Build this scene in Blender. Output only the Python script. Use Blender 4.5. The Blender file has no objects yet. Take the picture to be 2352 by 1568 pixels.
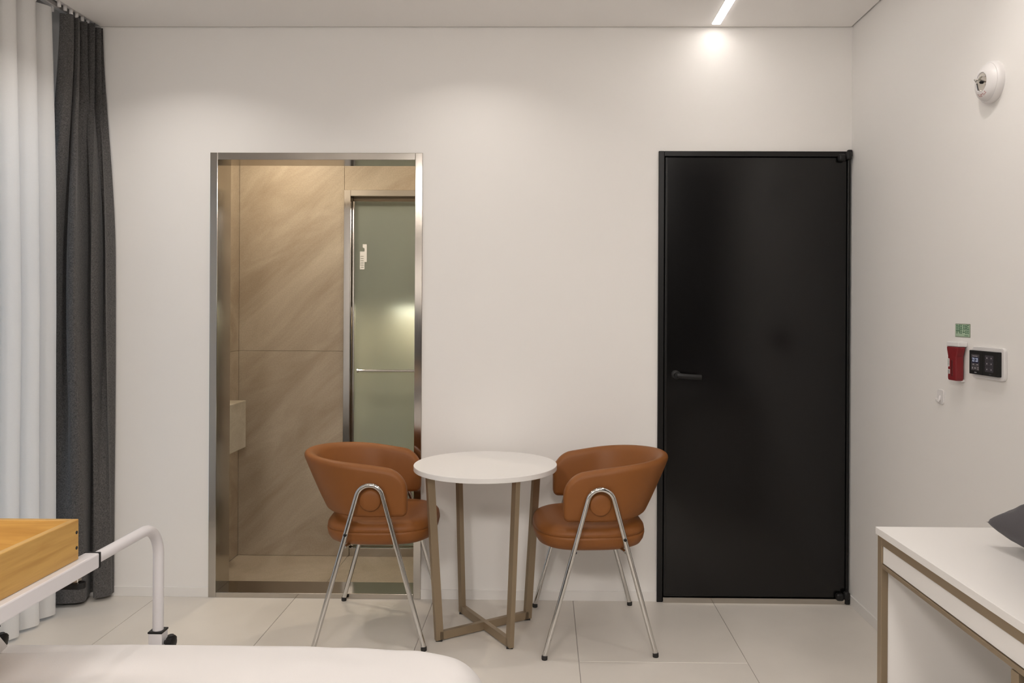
import bpy, bmesh, math, random
from mathutils import Vector, Matrix, noise

# ------------------------------------------------------------------ camera, world, exposure
C = bpy.context.scene.collection
S = bpy.context.scene
PI = math.pi
CAM_H = 1.2478
F_PX, CX, CY, YAW, ROLL = 1833.7, 1226.7, 712.2, 0.01395, 0.00509
cam_data = bpy.data.cameras.new('camera')
cam = bpy.data.objects.new('camera', cam_data)
C.objects.link(cam)
cam_data.sensor_width = 36.0
cam_data.lens = F_PX / 2352 * 36.0
cam_data.shift_x = (1176 - CX) / 2352
cam_data.shift_y = (CY - 784) / 2352
cam_data.clip_start = 0.05
R = Vector((math.cos(YAW), math.sin(YAW), 0)); FW = Vector((-math.sin(YAW), math.cos(YAW), 0)); UP = Vector((0, 0, 1))
R2 = R * math.cos(ROLL) + UP * math.sin(ROLL)
U2 = UP * math.cos(ROLL) - R * math.sin(ROLL)
m3 = Matrix((R2, U2, -FW)).transposed()
cam.matrix_world = Matrix.Translation((0, 0, CAM_H)) @ m3.to_4x4()
S.camera = cam

S.view_settings.view_transform = 'Standard'
S.view_settings.look = 'None'
S.view_settings.gamma = 1.0
S.view_settings.use_curve_mapping = False
S.view_settings.exposure = 0.0

LED_COL = (1.0, 0.945, 0.895)
LED_POWER = 18.0
FILL_DOME_POWER = 58.0
SPOT_W = 2.3
BATH_COL = (1.0, 0.86, 0.68)
BATH_POWER = 20.0
SHELF_GLOW_POWER = 95.0
def area_disk(name, loc, power, col, size, spread):
    l = bpy.data.lights.new(name, 'AREA'); l.shape = 'DISK'; l.size = size; l.energy = power; l.color = col; l.spread = math.radians(spread)
    o = bpy.data.objects.new(name, l); C.objects.link(o); o.location = loc
    return o
SPOTS = [(-0.31, 2.98, 0.8), (-1.50, 2.90, 1.35), (-0.31, 1.15, 0.08), (-1.36, 1.15, 0.22), (0.92, 2.00, 0.95)]
for i_, (x_, y_, k_) in enumerate(SPOTS):
    area_disk('downlight_lamp', (x_, y_, 2.4605), SPOT_W * k_, LED_COL, 0.05, 128)
area_disk('bathroom_lamp', (-1.34, 3.93, 2.288), 5.0, BATH_COL, 0.08, 160)
area_disk('bathroom_lamp', (-0.45, 3.93, 2.288), 4.2, BATH_COL, 0.08, 160)  # second lamp, added to raise the bathroom's base light
area_disk('shower_fill', (-0.65, 4.55, 2.27), 0.8, BATH_COL, 0.08, 160)  # unseen fill lamp added to brighten the frosted glass
w = bpy.data.worlds.new('dusk_sky'); S.world = w; w.use_nodes = True
bg = w.node_tree.nodes['Background']
bg.inputs[0].default_value = (0.30, 0.46, 0.66, 1); bg.inputs[1].default_value = 1.5

# ------------------------------------------------------------------ materials
def nodes(mat):
    return mat.node_tree.nodes, mat.node_tree.links
def mat(name, col, rough=0.5, metal=0.0, bump=0.0, bscale=200.0, var=0.0, vscale=5.0, coat=0.0, stretch=(1, 1, 1), spec=0.5, sheen=0.0, rvar=0.0):
    m = bpy.data.materials.new(name); m.use_nodes = True
    n, l = nodes(m); b = n['Principled BSDF']
    b.inputs['Base Color'].default_value = (*col, 1)
    b.inputs['Roughness'].default_value = rough
    b.inputs['Metallic'].default_value = metal
    b.inputs['Specular IOR Level'].default_value = spec
    b.inputs['Coat Weight'].default_value = coat
    b.inputs['Sheen Weight'].default_value = sheen
    tc = n.new('ShaderNodeTexCoord'); mp = n.new('ShaderNodeMapping'); mp.inputs['Scale'].default_value = stretch
    l.new(tc.outputs['Object'], mp.inputs['Vector'])
    if var > 0:
        t = n.new('ShaderNodeTexNoise'); t.inputs['Scale'].default_value = vscale; t.inputs['Detail'].default_value = 6
        l.new(mp.outputs[0], t.inputs['Vector'])
        r = n.new('ShaderNodeMapRange'); r.inputs[1].default_value = 0.3; r.inputs[2].default_value = 0.7
        r.inputs[3].default_value = 1 - var; r.inputs[4].default_value = 1 + var
        l.new(t.outputs[0], r.inputs[0])
        mx = n.new('ShaderNodeMix'); mx.data_type = 'RGBA'; mx.blend_type = 'MULTIPLY'; mx.inputs[0].default_value = 1
        mx.inputs[6].default_value = (*col, 1)
        l.new(r.outputs[0], mx.inputs[7]); l.new(mx.outputs[2], b.inputs['Base Color'])
    if rvar > 0:
        t = n.new('ShaderNodeTexNoise'); t.inputs['Scale'].default_value = vscale; t.inputs['Detail'].default_value = 4
        l.new(mp.outputs[0], t.inputs['Vector'])
        r = n.new('ShaderNodeMapRange'); r.inputs[3].default_value = max(0, rough - rvar); r.inputs[4].default_value = rough + rvar
        l.new(t.outputs[0], r.inputs[0]); l.new(r.outputs[0], b.inputs['Roughness'])
    if bump > 0:
        t = n.new('ShaderNodeTexNoise'); t.inputs['Scale'].default_value = bscale; t.inputs['Detail'].default_value = 4
        l.new(mp.outputs[0], t.inputs['Vector'])
        bp = n.new('ShaderNodeBump'); bp.inputs['Strength'].default_value = bump; bp.inputs['Distance'].default_value = 0.002
        l.new(t.outputs[0], bp.inputs['Height']); l.new(bp.outputs[0], b.inputs['Normal'])
    return m
def emit(name, col, power):
    m = bpy.data.materials.new(name); m.use_nodes = True
    n, l = nodes(m); n.remove(n['Principled BSDF'])
    e = n.new('ShaderNodeEmission'); e.inputs[0].default_value = (*col, 1); e.inputs[1].default_value = power
    l.new(e.outputs[0], n['Material Output'].inputs[0])
    return m
def stone(name, base, light, dark, rough=0.5, rot=0.7):
    m = bpy.data.materials.new(name); m.use_nodes = True
    n, l = nodes(m); b = n['Principled BSDF']; b.inputs['Roughness'].default_value = rough
    tc = n.new('ShaderNodeTexCoord'); mp = n.new('ShaderNodeMapping')
    mp.vector_type = 'TEXTURE'; mp.inputs['Rotation'].default_value = (0, -rot, 0); mp.inputs['Scale'].default_value = (2.4, 1.0, 0.55)
    l.new(tc.outputs['Object'], mp.inputs['Vector'])
    t = n.new('ShaderNodeTexNoise'); t.inputs['Scale'].default_value = 3.0; t.inputs['Detail'].default_value = 9; t.inputs['Roughness'].default_value = 0.62; t.inputs['Distortion'].default_value = 0.8
    l.new(mp.outputs[0], t.inputs['Vector'])
    cr = n.new('ShaderNodeValToRGB')
    cr.color_ramp.elements[0].position = 0.30; cr.color_ramp.elements[0].color = (*dark, 1)
    cr.color_ramp.elements[1].position = 0.72; cr.color_ramp.elements[1].color = (*light, 1)
    e = cr.color_ramp.elements.new(0.5); e.color = (*base, 1)
    l.new(t.outputs[0], cr.inputs[0])
    f = n.new('ShaderNodeTexNoise'); f.inputs['Scale'].default_value = 150; f.inputs['Detail'].default_value = 5
    l.new(tc.outputs['Object'], f.inputs['Vector'])
    r = n.new('ShaderNodeMapRange'); r.inputs[1].default_value = 0.3; r.inputs[2].default_value = 0.7; r.inputs[3].default_value = 0.92; r.inputs[4].default_value = 1.08; l.new(f.outputs[0], r.inputs[0])
    mx = n.new('ShaderNodeMix'); mx.data_type = 'RGBA'; mx.blend_type = 'MULTIPLY'; mx.inputs[0].default_value = 1
    l.new(cr.outputs[0], mx.inputs[6]); l.new(r.outputs[0], mx.inputs[7]); l.new(mx.outputs[2], b.inputs['Base Color'])
    bp = n.new('ShaderNodeBump'); bp.inputs['Strength'].default_value = 0.25; bp.inputs['Distance'].default_value = 0.003
    l.new(t.outputs[0], bp.inputs['Height']); l.new(bp.outputs[0], b.inputs['Normal'])
    return m
def wood(name, c1, c2, axis='y'):
    m = bpy.data.materials.new(name); m.use_nodes = True
    n, l = nodes(m); b = n['Principled BSDF']; b.inputs['Roughness'].default_value = 0.42
    tc = n.new('ShaderNodeTexCoord'); mp = n.new('ShaderNodeMapping')
    sc = {'y': (9, 1.0, 14), 'x': (1.0, 9, 14)}[axis]
    mp.inputs['Scale'].default_value = sc
    l.new(tc.outputs['Object'], mp.inputs['Vector'])
    t = n.new('ShaderNodeTexNoise'); t.inputs['Scale'].default_value = 5; t.inputs['Detail'].default_value = 8; t.inputs['Distortion'].default_value = 0.5
    l.new(mp.outputs[0], t.inputs['Vector'])
    cr = n.new('ShaderNodeValToRGB'); cr.color_ramp.elements[0].position = 0.33; cr.color_ramp.elements[0].color = (*c2, 1)
    cr.color_ramp.elements[1].position = 0.62; cr.color_ramp.elements[1].color = (*c1, 1)
    l.new(t.outputs[0], cr.inputs[0]); l.new(cr.outputs[0], b.inputs['Base Color'])
    return m
def weave(name, c1, c2, scale=1150):
    m = bpy.data.materials.new(name); m.use_nodes = True
    n, l = nodes(m); b = n['Principled BSDF']; b.inputs['Roughness'].default_value = 0.9; b.inputs['Sheen Weight'].default_value = 0.15
    tc = n.new('ShaderNodeTexCoord')
    mix = []
    for sc in ((1, 1, 0.12), (0.12, 0.12, 1)):
        mp = n.new('ShaderNodeMapping'); mp.inputs['Scale'].default_value = sc
        l.new(tc.outputs['Object'], mp.inputs['Vector'])
        t = n.new('ShaderNodeTexNoise'); t.inputs['Scale'].default_value = scale; t.inputs['Detail'].default_value = 3
        l.new(mp.outputs[0], t.inputs['Vector']); mix.append(t)
    a = n.new('ShaderNodeMath'); a.operation = 'ADD'; l.new(mix[0].outputs[0], a.inputs[0]); l.new(mix[1].outputs[0], a.inputs[1])
    cr = n.new('ShaderNodeValToRGB'); cr.color_ramp.elements[0].position = 0.40; cr.color_ramp.elements[0].color = (*c1, 1)
    cr.color_ramp.elements[1].position = 0.62; cr.color_ramp.elements[1].color = (*c2, 1)
    d = n.new('ShaderNodeMath'); d.operation = 'MULTIPLY'; d.inputs[1].default_value = 0.5; l.new(a.outputs[0], d.inputs[0])
    l.new(d.outputs[0], cr.inputs[0]); l.new(cr.outputs[0], b.inputs['Base Color'])
    bp = n.new('ShaderNodeBump'); bp.inputs['Strength'].default_value = 0.3; bp.inputs['Distance'].default_value = 0.001
    l.new(a.outputs[0], bp.inputs['Height']); l.new(bp.outputs[0], b.inputs['Normal'])
    return m

M = {}
M['wall'] = mat('white_wall_paint', (0.84, 0.815, 0.785), 0.75, bump=0.06, bscale=350)
M['ceiling'] = mat('white_ceiling_paint', (0.93, 0.905, 0.88), 0.85)
M['skirting'] = mat('white_skirting', (0.80, 0.775, 0.745), 0.5)
M['tile'] = mat('beige_floor_tile', (0.71, 0.665, 0.605), 0.42, var=0.05, vscale=3.0, bump=0.03, bscale=90)
M['grout'] = mat('grey_grout', (0.34, 0.31, 0.28), 0.9, bump=0.1)
M['steel'] = mat('brushed_steel', (0.50, 0.47, 0.43), 0.13, 1.0, stretch=(60, 60, 2), rvar=0.05, vscale=8)
M['chrome'] = mat('polished_chrome', (0.64, 0.63, 0.61), 0.06, 1.0, rvar=0.02, vscale=30)
M['champagne'] = mat('champagne_metal', (0.33, 0.255, 0.17), 0.38, 0.55, bump=0.03, bscale=500)
M['black_door'] = mat('black_door_film', (0.004, 0.0037, 0.0037), 0.17, spec=0.42, bump=0.02, bscale=600)
M['black_frame'] = mat('black_frame_paint', (0.006, 0.0055, 0.0055), 0.32, spec=0.35, bump=0.02, bscale=600)
M['black'] = mat('black_plastic', (0.011, 0.0105, 0.0105), 0.42, spec=0.3, bump=0.03, bscale=400)
M['rubber'] = mat('black_rubber', (0.02, 0.018, 0.017), 0.7, bump=0.03, bscale=400)
M['leather'] = mat('tan_leatherette', (0.235, 0.083, 0.018), 0.50, spec=0.35, bump=0.10, bscale=900, var=0.04, vscale=6)
M['white_lam'] = mat('white_laminate', (0.80, 0.775, 0.75), 0.35, bump=0.02, bscale=500)
M['white_steel'] = mat('white_powder_coat', (0.78, 0.755, 0.77), 0.34, bump=0.03, bscale=700)
M['white_plastic'] = mat('white_plastic', (0.78, 0.755, 0.745), 0.38, bump=0.01)
M['duvet'] = mat('white_cotton', (0.79, 0.76, 0.745), 0.85, bump=0.12, bscale=500, sheen=0.1)
M['mattress'] = mat('mattress_ticking', (0.7, 0.68, 0.66), 0.85, bump=0.1)
M['grey_fabric'] = mat('dark_grey_cotton', (0.075, 0.069, 0.075), 0.8, bump=0.2, bscale=350, sheen=0.1)
M['drape'] = weave('charcoal_linen', (0.024, 0.023, 0.023), (0.15, 0.141, 0.136))
M['oak'] = wood('oak_varnish_along', (0.66, 0.395, 0.115), (0.53, 0.29, 0.075), 'y')
M['oak_x'] = wood('oak_varnish_across', (0.58, 0.34, 0.095), (0.44, 0.24, 0.06), 'x')
M['bath'] = stone('beige_stone_tile', (0.40, 0.33, 0.245), (0.50, 0.43, 0.33), (0.32, 0.25, 0.175))
M['bath_floor'] = stone('beige_stone_floor', (0.40, 0.335, 0.25), (0.47, 0.40, 0.31), (0.33, 0.27, 0.195))
M['marble'] = stone('veined_marble', (0.50, 0.45, 0.36), (0.62, 0.57, 0.48), (0.34, 0.29, 0.21), 0.3, rot=0.4)
M['red'] = mat('red_plastic', (0.21, 0.012, 0.016), 0.38, bump=0.02)
M['darkred'] = mat('dark_red_plastic', (0.12, 0.008, 0.01), 0.45, bump=0.02)
M['paper'] = mat('white_paper', (0.8, 0.79, 0.76), 0.7, bump=0.02)
M['green_paper'] = mat('pale_green_sticker', (0.40, 0.53, 0.38), 0.5, bump=0.01)
M['green_ink'] = mat('green_ink', (0.01, 0.10, 0.045), 0.6, bump=0.01)
M['grey_green'] = mat('grey_green_ink', (0.20, 0.22, 0.15), 0.6, bump=0.01)
M['red_ink'] = mat('faded_red_ink', (0.42, 0.16, 0.15), 0.6, bump=0.01)
M['ink'] = mat('dark_ink', (0.05, 0.05, 0.05), 0.6, bump=0.01)
M['grey_btn'] = mat('grey_touch_key', (0.045, 0.04, 0.05), 0.4, bump=0.01)
M['lcd'] = mat('grey_display', (0.075, 0.068, 0.075), 0.35, bump=0.01)
M['lcd_dark'] = mat('navy_display', (0.012, 0.014, 0.045), 0.3, bump=0.01)
M['digit'] = emit('display_digit', (0.75, 0.8, 0.95), 0.55)
M['icon'] = mat('white_icon', (0.45, 0.43, 0.45), 0.5, bump=0.01)
M['led'] = emit('warm_led', LED_COL, LED_POWER)
M['spot_face'] = emit('downlight_face', LED_COL, 12.0)
M['bath_led'] = emit('amber_led', BATH_COL, BATH_POWER)
M['added_shelf_glow'] = emit('added_shelf_glow', (1.0, 0.93, 0.80), SHELF_GLOW_POWER)
M['grey_wood'] = mat('taupe_cabinet_film', (0.20, 0.175, 0.15), 0.5, bump=0.03)
M['slate'] = mat('dark_slate_film', (0.055, 0.060, 0.070), 0.5, bump=0.02)
M['dark_film'] = mat('black_brown_film', (0.016, 0.014, 0.013), 0.5, bump=0.02)
M['dome'] = emit('fill_dome_glow', LED_COL, FILL_DOME_POWER)
M['bath_grout'] = mat('beige_grout', (0.50, 0.43, 0.34), 0.9, bump=0.1)
M['hole'] = mat('dark_recess', (0.02, 0.018, 0.015), 0.8, bump=0.01)

def sheer_mat():
    m = bpy.data.materials.new('white_sheer_voile'); m.use_nodes = True
    n, l = nodes(m); n.remove(n['Principled BSDF'])
    col = (0.95, 0.93, 0.905, 1)
    d = n.new('ShaderNodeBsdfDiffuse'); d.inputs[0].default_value = col
    t = n.new('ShaderNodeBsdfTranslucent'); t.inputs[0].default_value = col
    tr = n.new('ShaderNodeBsdfTransparent')
    tc = n.new('ShaderNodeTexCoord'); w_ = n.new('ShaderNodeTexNoise'); w_.inputs['Scale'].default_value = 900
    l.new(tc.outputs['Object'], w_.inputs['Vector'])
    r = n.new('ShaderNodeMapRange'); r.inputs[3].default_value = 0.02; r.inputs[4].default_value = 0.18; l.new(w_.outputs[0], r.inputs[0])
    a = n.new('ShaderNodeMixShader'); a.inputs[0].default_value = 0.26; l.new(d.outputs[0], a.inputs[1]); l.new(t.outputs[0], a.inputs[2])
    b = n.new('ShaderNodeMixShader'); l.new(r.outputs[0], b.inputs[0]); l.new(a.outputs[0], b.inputs[1]); l.new(tr.outputs[0], b.inputs[2])
    l.new(b.outputs[0], n['Material Output'].inputs[0])
    return m
M['sheer'] = sheer_mat()
def pane_mat(name, col, gl=0.12):
    m = bpy.data.materials.new(name); m.use_nodes = True
    n, l = nodes(m); n.remove(n['Principled BSDF'])
    tr = n.new('ShaderNodeBsdfTransparent'); tr.inputs[0].default_value = (*col, 1)
    g = n.new('ShaderNodeBsdfGlossy'); g.inputs['Roughness'].default_value = 0.02
    f = n.new('ShaderNodeFresnel'); f.inputs[0].default_value = 1.5
    a = n.new('ShaderNodeMixShader'); l.new(f.outputs[0], a.inputs[0]); l.new(tr.outputs[0], a.inputs[1]); l.new(g.outputs[0], a.inputs[2])
    l.new(a.outputs[0], n['Material Output'].inputs[0])
    return m
M['pane'] = pane_mat('clear_window_glass', (0.9, 0.94, 0.95))
def frosted():
    m = bpy.data.materials.new('frosted_glass'); m.use_nodes = True
    n, l = nodes(m); b = n['Principled BSDF']
    b.inputs['Base Color'].default_value = (0.68, 0.75, 0.66, 1)
    b.inputs['Transmission Weight'].default_value = 0.78
    b.inputs['Roughness'].default_value = 0.42
    b.inputs['IOR'].default_value = 1.3
    tc = n.new('ShaderNodeTexCoord'); t = n.new('ShaderNodeTexNoise'); t.inputs['Scale'].default_value = 700
    l.new(tc.outputs['Object'], t.inputs['Vector'])
    bp = n.new('ShaderNodeBump'); bp.inputs['Strength'].default_value = 0.05; bp.inputs['Distance'].default_value = 0.001
    l.new(t.outputs[0], bp.inputs['Height']); l.new(bp.outputs[0], b.inputs['Normal'])
    return m
M['frost'] = frosted()

# ------------------------------------------------------------------ mesh helpers
class MB:
    """collects shapes into one bmesh; build() links them as one mesh object"""
    def __init__(self, origin=(0, 0, 0)):
        self.bm = bmesh.new(); self.o = Vector(origin)
    def box(self, x0, x1, y0, y1, z0, z1, bev=0.0, seg=2, rot=None):
        b = bmesh.new(); bmesh.ops.create_cube(b, size=1)
        for v in b.verts:
            v.co = Vector(((x0 + x1) / 2 + v.co.x * (x1 - x0), (y0 + y1) / 2 + v.co.y * (y1 - y0), (z0 + z1) / 2 + v.co.z * (z1 - z0)))
        if bev > 0:
            bmesh.ops.bevel(b, geom=b.edges[:], offset=bev, segments=seg, profile=0.5, affect='EDGES')
        if rot is not None:
            c = Vector(((x0 + x1) / 2, (y0 + y1) / 2, (z0 + z1) / 2))
            for v in b.verts: v.co = rot @ (v.co - c) + c
        self._join(b); return self
    def _join(self, b):
        me = bpy.data.meshes.new('tmp'); b.to_mesh(me); b.free(); self.bm.from_mesh(me); bpy.data.meshes.remove(me)
    def grid(self, rows, closed_u=False, closed_v=False, cap=False):
        """rows: list of lists of points"""
        vs = [[self.bm.verts.new(p) for p in r] for r in rows]
        nr, nc = len(vs), len(vs[0])
        for i in range(nr if closed_v else nr - 1):
            for j in range(nc if closed_u else nc - 1):
                a, b_, c, d = vs[i][j], vs[i][(j + 1) % nc], vs[(i + 1) % nr][(j + 1) % nc], vs[(i + 1) % nr][j]
                self.bm.faces.new((a, b_, c, d))
        if cap:
            self.bm.faces.new(list(reversed(vs[0]))); self.bm.faces.new(vs[-1])
        return self
    def tube(self, pts, r, seg=14, cap=True):
        pts = [Vector(p) for p in pts]; rows = []
        t0 = (pts[1] - pts[0]).normalized(); ref = Vector((0, 0, 1)) if abs(t0.z) < 0.9 else Vector((0, 1, 0))
        nrm = (ref - t0 * ref.dot(t0)).normalized()
        for i, p in enumerate(pts):
            t = ((pts[min(i + 1, len(pts) - 1)] - pts[max(i - 1, 0)])).normalized()
            nrm = (nrm - t * nrm.dot(t)).normalized(); bi = t.cross(nrm)
            rr = r[i] if isinstance(r, (list, tuple)) else r
            rows.append([p + (nrm * math.cos(a) + bi * math.sin(a)) * rr for a in [2 * PI * k / seg for k in range(seg)]])
        return self.grid(rows, closed_u=True, cap=cap)
    def lathe(self, prof, seg=32, mtx=Matrix.Identity(4)):
        """prof: list of (radius, z); spun about local z then moved by mtx"""
        rows = [[mtx @ Vector((r * math.cos(2 * PI * k / seg), r * math.sin(2 * PI * k / seg), z)) for k in range(seg)] for r, z in prof]
        return self.grid(rows, closed_u=True, cap=True)
    def prism(self, poly, d0, d1, fn, bev=0.0):
        """poly in 2D, extruded d0..d1, fn(a,b,d)->point"""
        b = bmesh.new()
        lo = [b.verts.new(fn(a, c, d0)) for a, c in poly]; hi = [b.verts.new(fn(a, c, d1)) for a, c in poly]
        n = len(poly); b.faces.new(list(reversed(lo))); b.faces.new(hi)
        for i in range(n): b.faces.new((lo[i], lo[(i + 1) % n], hi[(i + 1) % n], hi[i]))
        bmesh.ops.recalc_face_normals(b, faces=b.faces[:])
        if bev > 0: bmesh.ops.bevel(b, geom=b.edges[:], offset=bev, segments=2, profile=0.5, affect='EDGES')
        self._join(b); return self
    def build(self, name, m, parent=None, smooth=False, angle=40):
        bmesh.ops.remove_doubles(self.bm, verts=self.bm.verts[:], dist=1e-6)
        bmesh.ops.recalc_face_normals(self.bm, faces=self.bm.faces[:])
        for v in self.bm.verts: v.co -= self.o
        me = bpy.data.meshes.new(name); self.bm.to_mesh(me); self.bm.free()
        me.materials.append(m if not isinstance(m, str) else M[m])
        if smooth:
            me.shade_smooth()
            me.set_sharp_from_angle(angle=math.radians(angle))
        o = bpy.data.objects.new(name, me); C.objects.link(o)
        if parent is None: o.location = self.o
        else: o.parent = parent
        return o
def tag(o, label=None, cat=None, group=None, kind=None):
    if label: o['label'] = label
    if cat: o['category'] = cat
    if group: o['group'] = group
    if kind: o['kind'] = kind
    return o
def empty(name, loc, rz=0.0):
    o = bpy.data.objects.new(name, None); C.objects.link(o); o.location = loc; o.rotation_euler = (0, 0, rz); o.empty_display_size = 0.1
    return o
def struct(o, label=None):
    o['kind'] = 'structure'
    if label: o['label'] = label
    return o
def thing(name, loc, label, cat, rz=0.0, group=None):
    return tag(empty(name, loc, rz), label, cat, group)
def catmull(pts, n):
    pts = [Vector(p) for p in pts]; out = []
    P = [pts[0] * 2 - pts[1]] + pts + [pts[-1] * 2 - pts[-2]]
    L = len(pts) - 1
    for k in range(n):
        u = k / (n - 1) * L; i = min(int(u), L - 1); t = u - i
        a, b, c, d = P[i], P[i + 1], P[i + 2], P[i + 3]
        out.append(0.5 * ((2 * b) + (c - a) * t + (2 * a - 5 * b + 4 * c - d) * t * t + (3 * b - a - 3 * c + d) * t ** 3))
    return out
def text_mesh(name, body, m, size, mtx, parent, sx=1.0, sy=1.0, extr=0.0002):
    cu = bpy.data.curves.new('t', 'FONT'); cu.body = body; cu.size = size; cu.align_x = 'CENTER'; cu.align_y = 'CENTER'; cu.extrude = extr; cu.resolution_u = 3
    to = bpy.data.objects.new('t', cu); C.objects.link(to)
    bpy.context.view_layer.update()
    me = bpy.data.meshes.new_from_object(to.evaluated_get(bpy.context.evaluated_depsgraph_get()))
    bpy.data.objects.remove(to); bpy.data.curves.remove(cu)
    me.transform(Matrix.Diagonal((sx, sy, 1, 1))); me.transform(mtx)
    me.name = name; me.materials.clear(); me.materials.append(M[m])
    o = bpy.data.objects.new(name, me); C.objects.link(o); o.parent = parent
    return o

# ------------------------------------------------------------------ room dimensions
YW = 3.44; XR = 1.3096; XL = -2.20; YF = -1.7; ZC = 2.4665; WT = 0.14
BX0, BX1, BZ = -1.4517, -0.531, 1.9227       # bathroom opening
DX0, DX1, DZ = 0.484, 1.3096, 1.933          # black door opening
ZSLAB = 2.60

# floor with its tiles
fl = struct(MB().box(XL, XR, YF, YW + 0.06, -0.06, -0.0015).build('floor', 'grout'), 'pale beige large format tiled floor')
cache = {}
k = 0
for ci in range(-5, 2):
    x0, x1 = 0.726 - 0.6 + 0.6 * ci, 0.726 + 0.6 * ci
    off = 2.842 if ci % 2 == 0 else 3.442
    y = off + 1.2
    while y > YF:
        a0, a1 = max(x0, XL), min(x1, XR); b0, b1 = max(y - 1.2, YF), min(y, YW)
        if a1 - a0 > 0.01 and b1 - b0 > 0.01:
            key = (round(a1 - a0, 3), round(b1 - b0, 3)); g = 0.0013
            cx_, cy_ = (a0 + a1) / 2, (b0 + b1) / 2
            if key not in cache:
                cache[key] = MB().box(-(a1 - a0) / 2 + g, (a1 - a0) / 2 - g, -(b1 - b0) / 2 + g, (b1 - b0) / 2 - g, -0.01, 0, bev=0.0008, seg=1).build('tile', 'tile', fl)
                cache[key].location = (cx_, cy_, 0)
            else:
                o = cache[key].copy(); C.objects.link(o); o.parent = fl; o.location = (cx_, cy_, 0)
        y -= 1.2

# walls
wb = MB()
for x0, x1, z0, z1 in ((XL - 0.1, BX0, -0.06, ZSLAB), (BX0, BX1, BZ, ZSLAB), (BX1, DX0, -0.06, ZSLAB), (DX0, DX1 + 0.0, DZ, ZSLAB), (XR, XR + 0.1, -0.06, ZSLAB)):
    wb.box(x0, x1, YW, YW + WT, z0, z1)
struct(wb.build('wall_back', 'wall'), 'white painted back wall with two doorways')
struct(MB().box(XR, XR + 0.1, YF, YW, -0.06, ZSLAB).build('wall_right', 'wall'), 'white painted right wall')
struct(MB().box(XL - 0.1, XR + 0.1, YF - 0.1, YF, -0.06, ZSLAB).build('wall_front', 'wall'), 'white wall behind the camera')
WY0, WY1, WZ0, WZ1 = 0.2, 3.36, 0.06, 2.066
wl = MB()
for y0, y1, z0, z1 in ((YF, WY0, -0.06, ZSLAB), (WY1, YW, -0.06, ZSLAB), (WY0, WY1, -0.06, WZ0), (WY0, WY1, WZ1, ZSLAB)):
    wl.box(XL - 0.12, XL, y0, y1, z0, z1)
struct(wl.build('wall_left', 'wall'), 'white left wall around the curtained window')
# ceiling, stopping short of the walls (shadow gap), with a curtain pocket on the left
XP = -1.932
cl = MB()
cl.box(XP, XR - 0.007, YF, YW - 0.007, ZC, ZC + 0.02)
cl.box(XL - 0.1, XR + 0.1, YF - 0.1, YW + WT, 2.585, ZSLAB + 0.02)
cl.box(XP, XR, YF, YW, ZC + 0.02, ZC + 0.03)
cl.box(XP, XP + 0.012, YF, YW - 0.007, ZC + 0.03, 2.585)
struct(cl.build('ceiling', 'ceiling'), 'white flat ceiling with thin shadow gap')
# baseboards
bh, bt = 0.042, 0.006
b1 = MB(); b1.box(XL, BX0, YW - bt, YW, 0, bh, 0.001); b1.box(BX1, DX0, YW - bt, YW, 0, bh, 0.001)
struct(b1.build('baseboard_back', 'skirting'), 'low white baseboard along back wall')
struct(MB().box(XR - bt, XR, YF, YW - bt, 0, bh, 0.001).build('baseboard_right', 'skirting'), 'low white baseboard along right wall')

# ------------------------------------------------------------------ window on the left wall
wr = struct(empty('window_1', (XL, (WY0 + WY1) / 2, WZ0)), 'large window behind the curtains')
o_ = wr.location
f = MB(o_)
for y0, y1, z0, z1 in ((WY0, WY1, WZ0, WZ0 + 0.05), (WY0, WY1, WZ1 - 0.05, WZ1), (WY0, WY0 + 0.05, WZ0, WZ1), (WY1 - 0.05, WY1, WZ0, WZ1)):
    f.box(XL - 0.10, XL - 0.02, y0, y1, z0, z1, 0.003)
f.build('window_frame', 'white_plastic', wr)
ym = (WY0 + WY1) / 2
MB(o_).box(XL - 0.09, XL - 0.03, ym - 0.03, ym + 0.03, WZ0 + 0.05, WZ1 - 0.05, 0.003).build('mullion', 'white_plastic', wr)
for y0, y1 in ((WY0 + 0.05, ym - 0.03), (ym + 0.03, WY1 - 0.05)):
    MB(o_).box(XL - 0.065, XL - 0.059, y0, y1, WZ0 + 0.05, WZ1 - 0.05).build('pane', 'pane', wr)

# ------------------------------------------------------------------ bathroom behind the doorway
YB = 4.30; BZ0 = -0.085; BXL = -1.658; BXR = 0.15; BZC = 2.30
SX0, SX1, SZ1 = -1.088, -0.20, 1.891            # shower door frame outer
bb = MB()
bb.box(BXL - 0.1, SX0, YB + 0.008, YB + 0.10, BZ0, BZC + 0.05)
bb.box(SX0, SX1, YB + 0.008, YB + 0.10, SZ1, BZC + 0.05)
bb.box(SX1, BXR + 0.1, YB + 0.008, YB + 0.10, BZ0, BZC + 0.05)
bback = struct(bb.build('wall_bathroom_back', 'bath_grout'), 'bathroom wall of large beige stone tiles')
def tiles_y(parent, rects, yf, m='bath', nm='tile'):
    for x0, x1, z0, z1 in rects:
        MB().box(x0 + 0.0008, x1 - 0.0008, yf, yf + 0.009, z0 + 0.0008, z1 - 0.0008, 0.0006, 1).build(nm, m, parent)
tiles_y(bback, [(BXL, SX0, BZ0, 1.021), (BXL, SX0, 1.021, BZC), (SX0, -0.49, SZ1, BZC), (-0.49, BXR, SZ1, BZC), (SX1, BXR, BZ0, 1.021), (SX1, BXR, 1.021, SZ1)], YB)
bl = struct(MB().box(BXL - 0.1, BXL - 0.008, YW + WT, YB + 0.1, BZ0, BZC + 0.05).build('wall_bathroom_left', 'bath_grout'), 'bathroom side wall of beige stone tiles')
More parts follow.
